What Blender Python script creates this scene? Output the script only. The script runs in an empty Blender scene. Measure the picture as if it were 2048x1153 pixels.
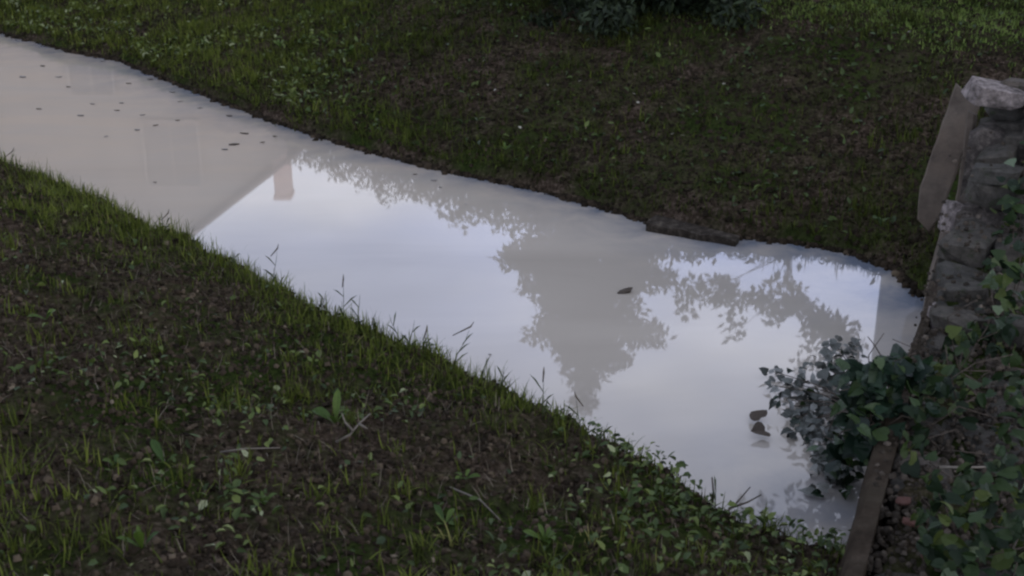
import bpy, bmesh, math, random
import numpy as np
from mathutils import Vector, Matrix
R = math.radians
rng = np.random.default_rng(11)
random.seed(11)
sc = bpy.context.scene
COL = sc.collection

# ------------------------------------------------------------------ camera
CAM_H, PITCH, FPX = 2.2, R(22.0), 2600.0
cd = bpy.data.cameras.new('camera'); cam = bpy.data.objects.new('camera', cd); COL.objects.link(cam)
cam.location = (0, 0, CAM_H); cam.rotation_euler = (R(90) - PITCH, 0, 0)
cd.sensor_width = 36; cd.lens = FPX / 2048 * 36; cd.clip_start = .05; cd.clip_end = 3000
cd.dof.use_dof = True; cd.dof.focus_distance = 6.3; cd.dof.aperture_fstop = 9
sc.camera = cam

# ------------------------------------------------------------------ sky, sun, exposure
SUN_EL, SUN_AZ = R(16), R(128)          # azimuth clockwise from +Y
w = bpy.data.worlds.new('World'); sc.world = w; w.use_nodes = True
nt = w.node_tree; nt.nodes.clear()
def N(t, typ, **k):
    n = t.nodes.new(typ)
    for a, b in k.items(): setattr(n, a, b)
    return n
out = N(nt, 'ShaderNodeOutputWorld'); bg = N(nt, 'ShaderNodeBackground')
sky = N(nt, 'ShaderNodeTexSky', sky_type='NISHITA', sun_disc=False, sun_elevation=SUN_EL, sun_rotation=SUN_AZ,
        altitude=200, air_density=1.0, dust_density=1.5, ozone_density=1.5)
tc = N(nt, 'ShaderNodeTexCoord')
mp = N(nt, 'ShaderNodeMapping'); mp.inputs['Scale'].default_value = (1, 1, 2.2); mp.inputs['Location'].default_value = (.3, .1, .4)
nz = N(nt, 'ShaderNodeTexNoise'); nz.inputs['Scale'].default_value = 2.6; nz.inputs['Detail'].default_value = 5; nz.inputs['Roughness'].default_value = .52
cr = N(nt, 'ShaderNodeValToRGB'); cr.color_ramp.elements[0].position = .36; cr.color_ramp.elements[1].position = .68
sep = N(nt, 'ShaderNodeSeparateXYZ')
hz = N(nt, 'ShaderNodeMapRange', interpolation_type='SMOOTHSTEP')   # whiter towards the horizon
hz.inputs['From Min'].default_value = .24; hz.inputs['From Max'].default_value = .6
hz.inputs['To Min'].default_value = .62; hz.inputs['To Max'].default_value = .16
ad = N(nt, 'ShaderNodeMath', operation='ADD', use_clamp=True)
mul = N(nt, 'ShaderNodeMath', operation='MULTIPLY'); mul.inputs[1].default_value = .5
mx = N(nt, 'ShaderNodeMix', data_type='RGBA')
nz2 = N(nt, 'ShaderNodeTexNoise'); nz2.inputs['Scale'].default_value = 3.4; nz2.inputs['Detail'].default_value = 4; nz2.inputs['Roughness'].default_value = .5
mp2 = N(nt, 'ShaderNodeMapping'); mp2.inputs['Scale'].default_value = (1, 1, 2.6); mp2.inputs['Location'].default_value = (2.3, 1.9, .2)
nt.links.new(tc.outputs['Generated'], mp2.inputs['Vector']); nt.links.new(mp2.outputs['Vector'], nz2.inputs['Vector'])
cr2 = N(nt, 'ShaderNodeValToRGB'); nt.links.new(nz2.outputs['Fac'], cr2.inputs['Fac'])
cr2.color_ramp.elements[0].position = .38; cr2.color_ramp.elements[0].color = (.58, .65, .86, 1)
cr2.color_ramp.elements[1].position = .62; cr2.color_ramp.elements[1].color = (1, 1, 1, 1)
sc2 = N(nt, 'ShaderNodeMix', data_type='RGBA', blend_type='MULTIPLY'); sc2.inputs['Factor'].default_value = 1; sc2.inputs['B'].default_value = (26.0, 26.6, 30.4, 1)
nt.links.new(cr2.outputs['Color'], sc2.inputs['A']); nt.links.new(sc2.outputs['Result'], mx.inputs['B'])
L = nt.links.new
L(tc.outputs['Generated'], mp.inputs['Vector']); L(mp.outputs['Vector'], nz.inputs['Vector']); L(nz.outputs['Fac'], cr.inputs['Fac'])
L(tc.outputs['Generated'], sep.inputs['Vector']); L(sep.outputs['Z'], hz.inputs['Value'])
L(cr.outputs['Color'], mul.inputs[0]); L(mul.outputs[0], ad.inputs[0]); L(hz.outputs['Result'], ad.inputs[1])
L(ad.outputs[0], mx.inputs['Factor']); L(sky.outputs['Color'], mx.inputs['A']); L(mx.outputs['Result'], bg.inputs['Color'])
bg.inputs['Strength'].default_value = .11
L(bg.outputs['Background'], out.inputs['Surface'])
sd = bpy.data.lights.new('sun', 'SUN'); so = bpy.data.objects.new('sun', sd); COL.objects.link(so)
sd.energy = .5; sd.angle = R(25); sd.color = (1, .9, .8)
dv = Vector((math.sin(SUN_AZ) * math.cos(SUN_EL), math.cos(SUN_AZ) * math.cos(SUN_EL), math.sin(SUN_EL)))
so.rotation_euler = dv.to_track_quat('Z', 'Y').to_euler()
sc.view_settings.view_transform = 'Standard'; sc.view_settings.look = 'None'
sc.view_settings.gamma = 1; sc.view_settings.use_curve_mapping = False
sc.view_settings.exposure = -0.13
sc.render.engine = 'CYCLES'
sc.cycles.filter_width = 2.4
sc.cycles.max_bounces = 6; sc.cycles.diffuse_bounces = 3; sc.cycles.glossy_bounces = 3

# ------------------------------------------------------------------ geometry of the place
cp, sp = math.cos(PITCH), math.sin(PITCH)
def ray(px, py):
    a, b = (px - 1024) / FPX, (576.5 - py) / FPX
    return np.array([a, cp + b * sp, -sp + b * cp])
def at(px, py, z=0.0):
    v = ray(px, py); return np.array([0, 0, CAM_H]) + v * ((CAM_H - z) / -v[2])
def mirr(px, py, d):
    """the point at distance d whose mirror image in the water is seen at (px, py)"""
    v = ray(px, py); p = np.array([0, 0, CAM_H]) + v * (d / v[1]); p[2] = -p[2]; return p

far_px = [(0, 66), (60, 82), (150, 106), (240, 122), (330, 160), (430, 200), (550, 245), (640, 275), (740, 305), (900, 345), (1050, 376),
          (1180, 408), (1290, 444), (1450, 474), (1600, 488), (1700, 508), (1790, 540), (1840, 592)]
F = [at(x, y)[:2] for x, y in far_px]
dl = np.array([-.72, .69])
F = [F[0] + dl * 60 , F[0] + dl * 1.5] + F
near_px = [(0, 325), (100, 352), (200, 408), (290, 455), (380, 492), (480, 540), (600, 610), (700, 652), (850, 705), (920, 750), (1000, 790),
           (1100, 835), (1200, 890), (1320, 955), (1420, 1028), (1560, 1098), (1690, 1132)]
NZ = .30
Nl = [at(x, y, NZ - .22 * max(0, (x - 1200) / 490))[:2] for x, y in near_px]
Nl = [Nl[0] + dl * 60, Nl[0] + dl * 1.5] + Nl + [Nl[-1] + np.array([.5, -.25]), Nl[-1] + np.array([4, -2])]
W0, W1 = at(1700, 1100)[:2], at(1843, 590)[:2]                      # foot of the wall along the water
wd = (W1 - W0) / np.linalg.norm(W1 - W0); wm = np.array([wd[1], -wd[0]])   # along, and away from the water
F = F + [W1 + wm * .4 + wd * .1, W1 + wm * 8 + wd * .6]
F = np.array(F); Nl = np.array(Nl)

def sdist(P, line):
    """signed distance, positive on the left of the line"""
    P = np.asarray(P); best = np.full(len(P), 1e9); sg = np.zeros(len(P))
    for a, b in zip(line[:-1], line[1:]):
        ab = b - a; t = np.clip(((P - a) @ ab) / (ab @ ab), 0, 1)
        q = a + t[:, None] * ab; dd = np.linalg.norm(P - q, axis=1)
        cr_ = ab[0] * (P[:, 1] - a[1]) - ab[1] * (P[:, 0] - a[0])
        m = dd < best - 1e-9; best[m] = dd[m]; sg[m] = np.sign(cr_[m])
    return best * sg
_perm = rng.random((4, 256, 256))
def vnoise(x, y, k=0):
    x = np.asarray(x, float); y = np.asarray(y, float)
    xi = np.floor(x).astype(int); yi = np.floor(y).astype(int); fx = x - xi; fy = y - yi
    fx = fx * fx * (3 - 2 * fx); fy = fy * fy * (3 - 2 * fy); g = _perm[k]
    q = lambda i, j: g[i % 256, j % 256]
    return (q(xi, yi) * (1 - fx) + q(xi + 1, yi) * fx) * (1 - fy) + (q(xi, yi + 1) * (1 - fx) + q(xi + 1, yi + 1) * fx) * fy
def fbm(x, y, k=0, o=4):
    s = 0; a = .5
    for i in range(o): s = s + a * vnoise(x * 2 ** i + 17.3 * i, y * 2 ** i + 9.1 * i, (k + i) % 4); a *= .5
    return s / (1 - .5 ** o)
def sm(t): t = np.clip(t, 0, 1); return t * t * (3 - 2 * t)
def wall_uv(P): return (P - W0) @ wd, (P - W0) @ wm
def height(x, y):
    P = np.stack([x, y], 1)
    df = sdist(P, F) ; dn = -sdist(P, Nl)
    far = .075 * sm(df / .03) + .035 * sm(df / .2) + .54 * sm(df / 2.7) ** .9
    near = np.where(dn < 0, NZ + dn * 1.25, NZ + .22 * dn - .02 * dn ** 2)
    near = np.where(dn > 2.6, NZ + .572 - .135, near)
    # the near bank is lower towards the wall
    low = sm((x - .25) / .8) * sm((1.4 - dn) / 1.2)
    near = near - .2 * low
    h = np.where(df > 0, far, np.maximum(-.3, np.maximum(df * 1.6, np.where(dn > -.6, near, -.3))))
    u, v = wall_uv(P)
    beh = (v > .12) & (df <= .0)
    h = np.where(beh, np.maximum(h, .26 + .12 * sm(u / 2)), h)
    bump = (fbm(x * 2.3, y * 2.3, 0) - .5) * .12 + (fbm(x * 8, y * 8, 1) - .5) * .075
    bump = bump + (fbm(x * 22, y * 22, 2) - .5) * .03 * sm((h + .1) / .1)
    amt = np.where(h > 0, np.clip(.25 + h / .12, 0, 1), .25) * np.clip(1 - (np.hypot(x, y) - 25) / 20, 0, 1)
    return h + bump * amt + .8 * sm((np.hypot(x, y) - 30) / 200) * fbm(x / 30, y / 30, 2)

# ------------------------------------------------------------------ helpers
def tag(o, label=None, cat=None, group=None, kind=None):
    if label: o['label'] = label
    if cat: o['category'] = cat
    if group: o['group'] = group
    if kind: o['kind'] = kind
    return o
def link(name, me, parent=None):
    o = bpy.data.objects.new(name, me); COL.objects.link(o)
    if parent is not None: o.parent = parent
    return o
def empty(name, loc=(0, 0, 0), rz=0):
    o = link(name, None); o.location = loc; o.rotation_euler = (0, 0, rz); return o
def mesh_np(name, V, faces_flat, n_per, mat, tint=None, smooth=False):
    """faces_flat (F,k) array of equal-size faces"""
    me = bpy.data.meshes.new(name); V = np.asarray(V, np.float32)
    me.vertices.add(len(V)); me.vertices.foreach_set('co', V.ravel())
    Fc = np.asarray(faces_flat, np.int32); nf = len(Fc)
    me.loops.add(nf * n_per); me.loops.foreach_set('vertex_index', Fc.ravel())
    me.polygons.add(nf); me.polygons.foreach_set('loop_start', np.arange(nf, dtype=np.int32) * n_per)
    if smooth: me.polygons.foreach_set('use_smooth', np.ones(nf, bool))
    if tint is not None:
        at_ = me.attributes.new('tint', 'FLOAT', 'POINT'); at_.data.foreach_set('value', np.asarray(tint, np.float32))
    me.update(calc_edges=True); me.materials.append(mat); return me
def pydata(name, vs, fs, mat, smooth=False):
    me = bpy.data.meshes.new(name); me.from_pydata([tuple(map(float, v)) for v in vs], [], fs); me.update(); me.materials.append(mat)
    if smooth:
        for p in me.polygons: p.use_smooth = True
    return me
def rotz(a):
    c, s = np.cos(a), np.sin(a); z = np.zeros_like(a); o = np.ones_like(a)
    return np.stack([np.stack([c, -s, z], -1), np.stack([s, c, z], -1), np.stack([z, z, o], -1)], -2)
def rotx(a):
    c, s = np.cos(a), np.sin(a); z = np.zeros_like(a); o = np.ones_like(a)
    return np.stack([np.stack([o, z, z], -1), np.stack([z, c, -s], -1), np.stack([z, s, c], -1)], -2)
def roty(a):
    c, s = np.cos(a), np.sin(a); z = np.zeros_like(a); o = np.ones_like(a)
    return np.stack([np.stack([c, z, s], -1), np.stack([z, o, z], -1), np.stack([-s, z, c], -1)], -2)
def scatter(name, T, tf, k, pos, M, scale, mat, tint):
    """one mesh of many copies of a small template"""
    T = np.asarray(T, float); n = len(pos)
    V = np.einsum('nij,tj->nti', M, T) * np.asarray(scale)[:, None, None] + pos[:, None, :]
    Fc = (np.asarray(tf)[None] + (np.arange(n) * len(T))[:, None, None]).reshape(-1, k)
    return mesh_np(name, V.reshape(-1, 3), Fc, k, mat, np.repeat(tint, len(T)))
def tube(pts, rad, seg=6):
    """verts, faces of a tapered tube"""
    pts = [Vector(map(float, p)) for p in pts]; vs, fs = [], []
    for i, p in enumerate(pts):
        d = (pts[min(i + 1, len(pts) - 1)] - pts[max(i - 1, 0)]).normalized()
        a = d.orthogonal().normalized() if i == 0 else (a - d * a.dot(d)).normalized()
        b = d.cross(a)
        for k in range(seg):
            t = 2 * math.pi * k / seg; vs.append(p + (a * math.cos(t) + b * math.sin(t)) * rad[i])
    for i in range(len(pts) - 1):
        for k in range(seg):
            fs.append((i * seg + k, i * seg + (k + 1) % seg, (i + 1) * seg + (k + 1) % seg, (i + 1) * seg + k))
    fs.append(tuple(range(seg))[::-1]); fs.append(tuple(range((len(pts) - 1) * seg, len(pts) * seg)))
    return vs, fs
def join(parts):
    vs, fs = [], []
    for v, f in parts:
        o = len(vs); vs += list(v); fs += [tuple(i + o for i in q) for q in f]
    return vs, fs
def box(x0, x1, y0, y1, z0, z1):
    v = [(x, y, z) for z in (z0, z1) for y in (y0, y1) for x in (x0, x1)]
    return v, [(0, 2, 3, 1), (4, 5, 7, 6), (0, 1, 5, 4), (2, 6, 7, 3), (0, 4, 6, 2), (1, 3, 7, 5)]

# ------------------------------------------------------------------ materials
def mat(name): m = bpy.data.materials.new(name); m.use_nodes = True; m.node_tree.nodes.clear(); return m
def ramp(t, fac, stops):
    r = N(t, 'ShaderNodeValToRGB'); e = r.color_ramp.elements
    while len(e) < len(stops): e.new(.5)
    for q, (p, c) in zip(e, stops): q.position = p; q.color = (*c, 1)
    t.links.new(fac, r.inputs['Fac']); return r.outputs['Color']
def noise(t, scale, detail=5, rough=.55, vec=None, dist=0):
    n = N(t, 'ShaderNodeTexNoise'); n.inputs['Scale'].default_value = scale; n.inputs['Detail'].default_value = detail
    n.inputs['Roughness'].default_value = rough; n.inputs['Distortion'].default_value = dist
    if vec: t.links.new(vec, n.inputs['Vector'])
    return n.outputs['Fac']
def coords(t, kind='Object'): return N(t, 'ShaderNodeTexCoord').outputs[kind]
def mixc(t, f, a, b, mode='MIX'):
    m = N(t, 'ShaderNodeMix', data_type='RGBA', blend_type=mode)
    for s, v in (('Factor', f), ('A', a), ('B', b)):
        if hasattr(v, 'links'): t.links.new(v, m.inputs[s])
        elif s == 'Factor': m.inputs[s].default_value = v
        else: m.inputs[s].default_value = (*v, 1)
    return m.outputs['Result']
def finish(m, color, rough=.8, bump=None, bstr=.4, bdist=.01, spec=.3, transl=0, ior=None):
    t = m.node_tree; o = N(t, 'ShaderNodeOutputMaterial'); p = N(t, 'ShaderNodeBsdfPrincipled')
    if hasattr(color, 'links'): t.links.new(color, p.inputs['Base Color'])
    else: p.inputs['Base Color'].default_value = (*color, 1)
    if hasattr(rough, 'links'): t.links.new(rough, p.inputs['Roughness'])
    else: p.inputs['Roughness'].default_value = rough
    p.inputs['Specular IOR Level'].default_value = spec
    if ior: p.inputs['IOR'].default_value = ior
    if bump is not None:
        b = N(t, 'ShaderNodeBump'); b.inputs['Strength'].default_value = bstr; b.inputs['Distance'].default_value = bdist
        t.links.new(bump, b.inputs['Height']); t.links.new(b.outputs['Normal'], p.inputs['Normal'])
    s = p.outputs['BSDF']
    if transl:
        tr = N(t, 'ShaderNodeBsdfTranslucent'); ms = N(t, 'ShaderNodeMixShader'); ms.inputs[0].default_value = transl
        if hasattr(color, 'links'): t.links.new(color, tr.inputs['Color'])
        else: tr.inputs['Color'].default_value = (*color, 1)
        t.links.new(s, ms.inputs[1]); t.links.new(tr.outputs[0], ms.inputs[2]); s = ms.outputs[0]
    t.links.new(s, o.inputs['Surface']); return m
def foliage(name, stops, rough=.6, transl=.2, spec=.25, objrand=False, blotch=0):
    m = mat(name); t = m.node_tree
    if objrand: f = N(t, 'ShaderNodeObjectInfo').outputs['Random']
    else: f = N(t, 'ShaderNodeAttribute', attribute_name='tint').outputs['Fac']
    c = ramp(t, f, stops)
    if blotch:
        n = noise(t, 30, 4, .6, coords(t))
        k = ramp(t, n, [(.35, (1 - blotch,) * 3), (.65, (1 + blotch * .4,) * 3)])
        c = mixc(t, 1.0, c, k, 'MULTIPLY')
    return finish(m, c, rough, transl=transl, spec=spec)

M = {}
# soil, mossy and littered
m = mat('soil'); t = m.node_tree; c = coords(t)
base = ramp(t, noise(t, 45, 8, .65, c), [(.3, (.012, .009, .006)), (.5, (.050, .037, .026)), (.72, (.13, .10, .075))])
green = ramp(t, noise(t, 60, 6, .6, c), [(.3, (.012, .018, .006)), (.7, (.040, .056, .014))])
f_ = ramp(t, noise(t, 1.7, 6, .6, c), [(.42, (0, 0, 0)), (.6, (1, 1, 1))])
M['soil'] = finish(m, mixc(t, f_, base, green), .95, noise(t, 35, 8, .7, c), 1, .03, .0)
# milky water
m = mat('milky_water'); t = m.node_tree; c = coords(t)
mpn = N(t, 'ShaderNodeMapping'); mpn.inputs['Rotation'].default_value = (0, 0, R(-46)); mpn.inputs['Scale'].default_value = (.35, 1.2, 1)
t.links.new(c, mpn.inputs['Vector'])
wc = ramp(t, noise(t, 1.3, 5, .55, mpn.outputs[0], .6), [(.3, (.308, .277, .228)), (.7, (.366, .330, .273))])
sx = N(t, 'ShaderNodeSeparateXYZ'); t.links.new(c, sx.inputs[0]); sl = N(t, 'ShaderNodeMapRange', interpolation_type='SMOOTHSTEP'); t.links.new(sx.outputs['Y'], sl.inputs['Value'])
sl.inputs['From Min'].default_value = 5.5; sl.inputs['From Max'].default_value = 8.5
sm_ = N(t, 'ShaderNodeMath', operation='MULTIPLY', use_clamp=True); t.links.new(sl.outputs['Result'], sm_.inputs[0]); t.links.new(ramp(t, noise(t, 2.2, 6, .6, mpn.outputs[0], 1.2), [(.3, (.35, .35, .35)), (.6, (1, 1, 1))]), sm_.inputs[1])
wc = mixc(t, sm_.outputs[0], wc, (.385, .322, .245))   # beige film drifting on the upper reach
bank_shade = N(t, 'ShaderNodeMath', operation='MULTIPLY', use_clamp=True); t.links.new(N(t, 'ShaderNodeAttribute', attribute_name='tint').outputs['Fac'], bank_shade.inputs[0])
t.links.new(ramp(t, noise(t, 3.5, 7, .62, c, .3), [(.34, (.3, .3, .3)), (.64, (1.2, 1.2, 1.2))]), bank_shade.inputs[1])
wc = mixc(t, bank_shade.outputs[0], wc, (.10, .115, .14))   # bank shade painted into the colour, with some clearer water, along shore and wall
bn = noise(t, 3.2, 2, .5, c)
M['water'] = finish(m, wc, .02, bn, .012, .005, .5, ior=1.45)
# concrete
m = mat('concrete'); t = m.node_tree; c = coords(t)
cc = ramp(t, noise(t, 6, 8, .65, c), [(.28, (.035, .028, .022)), (.5, (.08, .066, .055)), (.72, (.14, .12, .10))])
mo = ramp(t, noise(t, 3, 5, .6, c), [(.5, (0, 0, 0)), (.66, (.7, .7, .7))])
cc = mixc(t, 1.0, cc, (1.0, .98, .90), 'MULTIPLY')
M['concrete'] = finish(m, mixc(t, mo, cc, (.09, .065, .045)), .9, noise(t, 60, 6, .7, c), .5, .01, .2)
m = mat('brown_concrete'); t = m.node_tree; c = coords(t)
cc = ramp(t, noise(t, 9, 10, .7, c), [(.30, (.016, .012, .008)), (.5, (.038, .029, .020)), (.70, (.078, .060, .044))])
cc = mixc(t, ramp(t, noise(t, 2.2, 6, .65, c), [(.45, (0, 0, 0)), (.62, (.8, .8, .8))]), cc, (.03, .026, .016))
M['brown_concrete'] = finish(m, cc, .85, noise(t, 30, 9, .75, c), 1, .015, .05)
m = mat('wet_board'); t = m.node_tree; c = coords(t)
M['wet_board'] = finish(m, ramp(t, noise(t, 22, 9, .7, c), [(.3, (.010, .008, .006)), (.5, (.032, .026, .019)), (.7, (.10, .085, .065))]), .85, noise(t, 50, 8, .7, c), 1, .02, .1)
# stones, colour differs stone by stone
m = mat('stone'); t = m.node_tree; c = N(t, 'ShaderNodeNewGeometry').outputs['Position']; rd = N(t, 'ShaderNodeObjectInfo').outputs['Random']
s0 = ramp(t, rd, [(0, (.055, .050, .040)), (.35, (.10, .09, .073)), (.6, (.07, .067, .057)), (.85, (.135, .12, .098)), (1, (.07, .05, .036))])
k = ramp(t, noise(t, 26, 9, .72, c), [(.3, (.35, .35, .33)), (.55, (1, 1, 1)), (.75, (1.5, 1.45, 1.4))])
sc_ = mixc(t, 1.0, s0, k, 'MULTIPLY')
li = ramp(t, noise(t, 20, 8, .7, c), [(.56, (0, 0, 0)), (.66, (.8, .8, .8))])
M['stone'] = finish(m, mixc(t, li, sc_, (.035, .045, .02)), .92, noise(t, 45, 9, .75, c), 1, .03, .2)
m = mat('pale_stone'); t = m.node_tree; c = N(t, 'ShaderNodeNewGeometry').outputs['Position']
cc = ramp(t, noise(t, 24, 9, .72, c), [(.36, (.06, .052, .045)), (.48, (.18, .155, .14)), (.6, (.33, .285, .26)), (.72, (.45, .39, .36))])
M['pale_stone'] = finish(m, cc, .9, noise(t, 45, 9, .75, c), 1, .03, .2)
m = mat('red_brick'); t = m.node_tree; c = coords(t)
M['red_brick'] = finish(m, ramp(t, noise(t, 25, 6, .6, c), [(.35, (.05, .04, .034)), (.5, (.08, .035, .025)), (.7, (.14, .055, .038))]), .9, noise(t, 60, 5, .6, c), .6, .01)
m = mat('earth_fill'); t = m.node_tree; c = coords(t)
M['earth_fill'] = finish(m, ramp(t, noise(t, 30, 8, .7, c), [(.3, (.015, .012, .009)), (.5, (.05, .042, .034)), (.7, (.14, .12, .10))]), .95, noise(t, 25, 8, .7, c), 1, .03)
M['gravel'] = foliage('gravel_chips', [(0, (.02, .017, .013)), (.5, (.045, .037, .028)), (1, (.12, .10, .078))], .9, 0, .05)
# foliage
M['grass'] = foliage('grass_blade', [(0, (.018, .024, .005)), (.4, (.060, .078, .012)), (.8, (.130, .155, .026)), (1, (.19, .18, .06))], .7, .28, .1)
M['lawn'] = foliage('lawn_blade', [(0, (.05, .08, .018)), (.5, (.125, .18, .04)), (1, (.19, .25, .07))], .7, .3, .1)
M['straw'] = foliage('dry_straw', [(0, (.05, .04, .028)), (1, (.17, .145, .10))], .8, .1)
M['litter'] = foliage('leaf_litter', [(0, (.011, .009, .006)), (.5, (.040, .030, .020)), (.85, (.090, .070, .046)), (1, (.24, .20, .14))], .9, 0, .03)
M['cover'] = foliage('small_leaf', [(0, (.020, .034, .010)), (.5, (.050, .076, .018)), (.85, (.12, .15, .035)), (1, (.24, .26, .15))], .5, .2, .2)
M['weed'] = foliage('weed_leaf', [(0, (.028, .06, .009)), (1, (.075, .12, .018))], .55, .3, .25, objrand=True, blotch=.35)
M['ivy'] = foliage('ivy_leaf', [(0, (.006, .013, .005)), (.45, (.014, .028, .009)), (.7, (.025, .045, .012)), (.93, (.050, .066, .012)), (1, (.11, .145, .09))], .55, .12, .16, True, .35)
M['ivydark'] = foliage('dark_ivy_leaf', [(0, (.004, .012, .006)), (.6, (.010, .025, .011)), (.85, (.026, .048, .009)), (1, (.06, .09, .05))], .5, .08, .2, True, .25)
M['coated'] = foliage('silted_leaf', [(0, (.03, .036, .028)), (.5, (.085, .092, .078)), (1, (.19, .195, .175))], .5, .05, .3, True, .5)
M['needle'] = foliage('evergreen_needles', [(0, (.006, .011, .005)), (1, (.022, .034, .012))], .7, .1)
M['treeleaf'] = foliage('tree_leaf', [(0, (.016, .026, .008)), (1, (.05, .075, .02))], .6, .2)
m = mat('bark'); t = m.node_tree; c = coords(t)
M['bark'] = finish(m, ramp(t, noise(t, 12, 8, .7, c), [(.3, (.025, .02, .016)), (.7, (.10, .08, .065))]), .9, noise(t, 25, 6, .7, c), .8, .02)
m = mat('twig'); t = m.node_tree; c = coords(t)
M['twig'] = finish(m, ramp(t, noise(t, 30, 4, .6, c), [(.3, (.03, .024, .018)), (.7, (.085, .07, .055))]), .9, spec=.1)
m = mat('pale_twig'); t = m.node_tree; c = coords(t)
M['paletwig'] = finish(m, ramp(t, noise(t, 30, 4, .6, c), [(.3, (.07, .06, .045)), (.7, (.16, .14, .11))]), .85)
M['petal'] = finish(mat('petal'), (.26, .25, .20), .8, transl=.2)
def plaster(name, a, b):
    m = mat(name); t = m.node_tree; c = coords(t)
    return finish(m, ramp(t, noise(t, 1.2, 7, .6, c), [(.3, a), (.7, b)]), .9, noise(t, 40, 4, .6, c), .2, .01)
M['plaster'] = plaster('beige_plaster', (.25, .205, .155), (.33, .275, .215))
M['plaster2'] = plaster('grey_plaster', (.20, .21, .23), (.27, .28, .30))
M['chimney'] = plaster('sunlit_peach_plaster', (.74, .52, .42), (.82, .60, .50))  # sunlight on the chimney put into its bright plaster colour
m = mat('roof_tile'); t = m.node_tree; c = coords(t)
M['roof'] = finish(m, ramp(t, noise(t, 3, 7, .65, c), [(.3, (.13, .10, .09)), (.7, (.22, .17, .15))]), .85)
M['glass'] = finish(mat('shutter_paint'), (.20, .175, .15), .8, spec=.1)
M['white'] = finish(mat('pale_frame_paint'), (.33, .28, .22), .7)
M['door'] = finish(mat('door_paint'), (.10, .06, .035), .5)

# ------------------------------------------------------------------ ground and water
gx = np.unique(np.concatenate([-np.geomspace(7, 900, 36), np.arange(-7, 3.6, .035), np.geomspace(3.6, 900, 40)]))
gy = np.unique(np.concatenate([-np.geomspace(3, 900, 26), np.arange(-3, 1.6, .25), np.arange(1.6, 13, .035), np.geomspace(13, 900, 36)]))
X, Y = np.meshgrid(gx, gy); Z = height(X.ravel(), Y.ravel())
V = np.stack([X.ravel(), Y.ravel(), Z], 1)
nx, ny = len(gx), len(gy); i = np.arange(nx * ny).reshape(ny, nx)
Q = np.stack([i[:-1, :-1], i[:-1, 1:], i[1:, 1:], i[1:, :-1]], -1).reshape(-1, 4)
g = link('ground', mesh_np('ground', V, Q, 4, M['soil'], smooth=True))
tag(g, 'dark earth of the lawn and the two sloping banks along the channel', 'ground', kind='structure')
wx = np.unique(np.concatenate([np.linspace(-48, -7, 30), np.arange(-7, 3.6, .026)])); wy = np.unique(np.concatenate([np.arange(.9, 13, .026), np.linspace(13, 52, 30)]))
X, Y = np.meshgrid(wx, wy); WP = np.stack([X.ravel(), Y.ravel()], 1)
rt_ = sm((WP[:, 0] + .5) / 2); e_ = np.exp(-np.abs(sdist(WP, F)) / (.15 + .14 * rt_ + .10 * sm((-.5 - WP[:, 0]) / 2))) * (.95 + .25 * rt_) + .55 * np.exp(-(np.hypot(WP[:, 0] - 1.0, WP[:, 1] - 3.4) / .55) ** 2) + .12 * np.exp(-np.abs(wall_uv(WP)[1]) / .15)  # weight of the shade painted into the water near bank and wall
i = np.arange(X.size).reshape(X.shape); Q = np.stack([i[:-1, :-1], i[:-1, 1:], i[1:, 1:], i[1:, :-1]], -1).reshape(-1, 4)
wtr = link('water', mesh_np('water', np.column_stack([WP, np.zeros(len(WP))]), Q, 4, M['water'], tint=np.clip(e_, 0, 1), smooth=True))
tag(wtr, 'still milky grey water filling the narrow channel between the banks', 'water', kind='structure')

def in_water(P): return (sdist(P, F) < 0) & (-sdist(P, Nl) < -.3)
def to_px(P):
    d = P - np.array([0, 0, CAM_H]); yy = d[:, 1] * cp - d[:, 2] * sp; zz = d[:, 1] * sp + d[:, 2] * cp
    yy = np.where(yy < .1, .1, yy)
    return 1024 + FPX * d[:, 0] / yy, 576.5 - FPX * zz / yy

# ------------------------------------------------------------------ grass and ground cover
def blade_T(segs, wd_, bend):
    v = []; 
    for k in range(segs):
        t_ = k / segs; v += [(-wd_ * (1 - t_ * .7) / 2, bend * t_ ** 2, t_), (wd_ * (1 - t_ * .7) / 2, bend * t_ ** 2, t_)]
    v.append((0, bend, .97)); v.append((0.0005, bend * 1.02, .975))
    f = [(2 * k, 2 * k + 1, 2 * k + 3, 2 * k + 2) for k in range(segs - 1)] + [(2 * segs - 2, 2 * segs - 1, 2 * segs + 1, 2 * segs)]
    return v, f
def grass(name, P, hgt, width, mat_, tint, segs=3, lean=.45, label='', cat='grass'):
    n = len(P); z = height(P[:, 0], P[:, 1]) - .005
    pos = np.column_stack([P, z]); T, f = blade_T(segs, 1, .45)
    T = np.array(T); 
    Mx = rotz(rng.uniform(0, 6.28, n)) @ rotx(rng.normal(0, lean, n))
    S = np.zeros((n, 3, 3)); S[:, 0, 0] = width; S[:, 1, 1] = hgt; S[:, 2, 2] = hgt
    o = link(name, scatter(name, T, f, 4, pos, Mx @ S, np.ones(n), mat_, tint))
    return tag(o, label, cat, kind='stuff')
def cand(n, x0, x1, y0, y1):
    return np.column_stack([rng.uniform(x0, x1, n), rng.uniform(y0, y1, n)])
def view(P, m=80):
    m = m + 280
    p = np.column_stack([P, height(P[:, 0], P[:, 1])]); px, py = to_px(p); return px, py, (px > -m) & (px < 2048 + m) & (py > -m - 40) & (py < 1153 + m)
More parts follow.
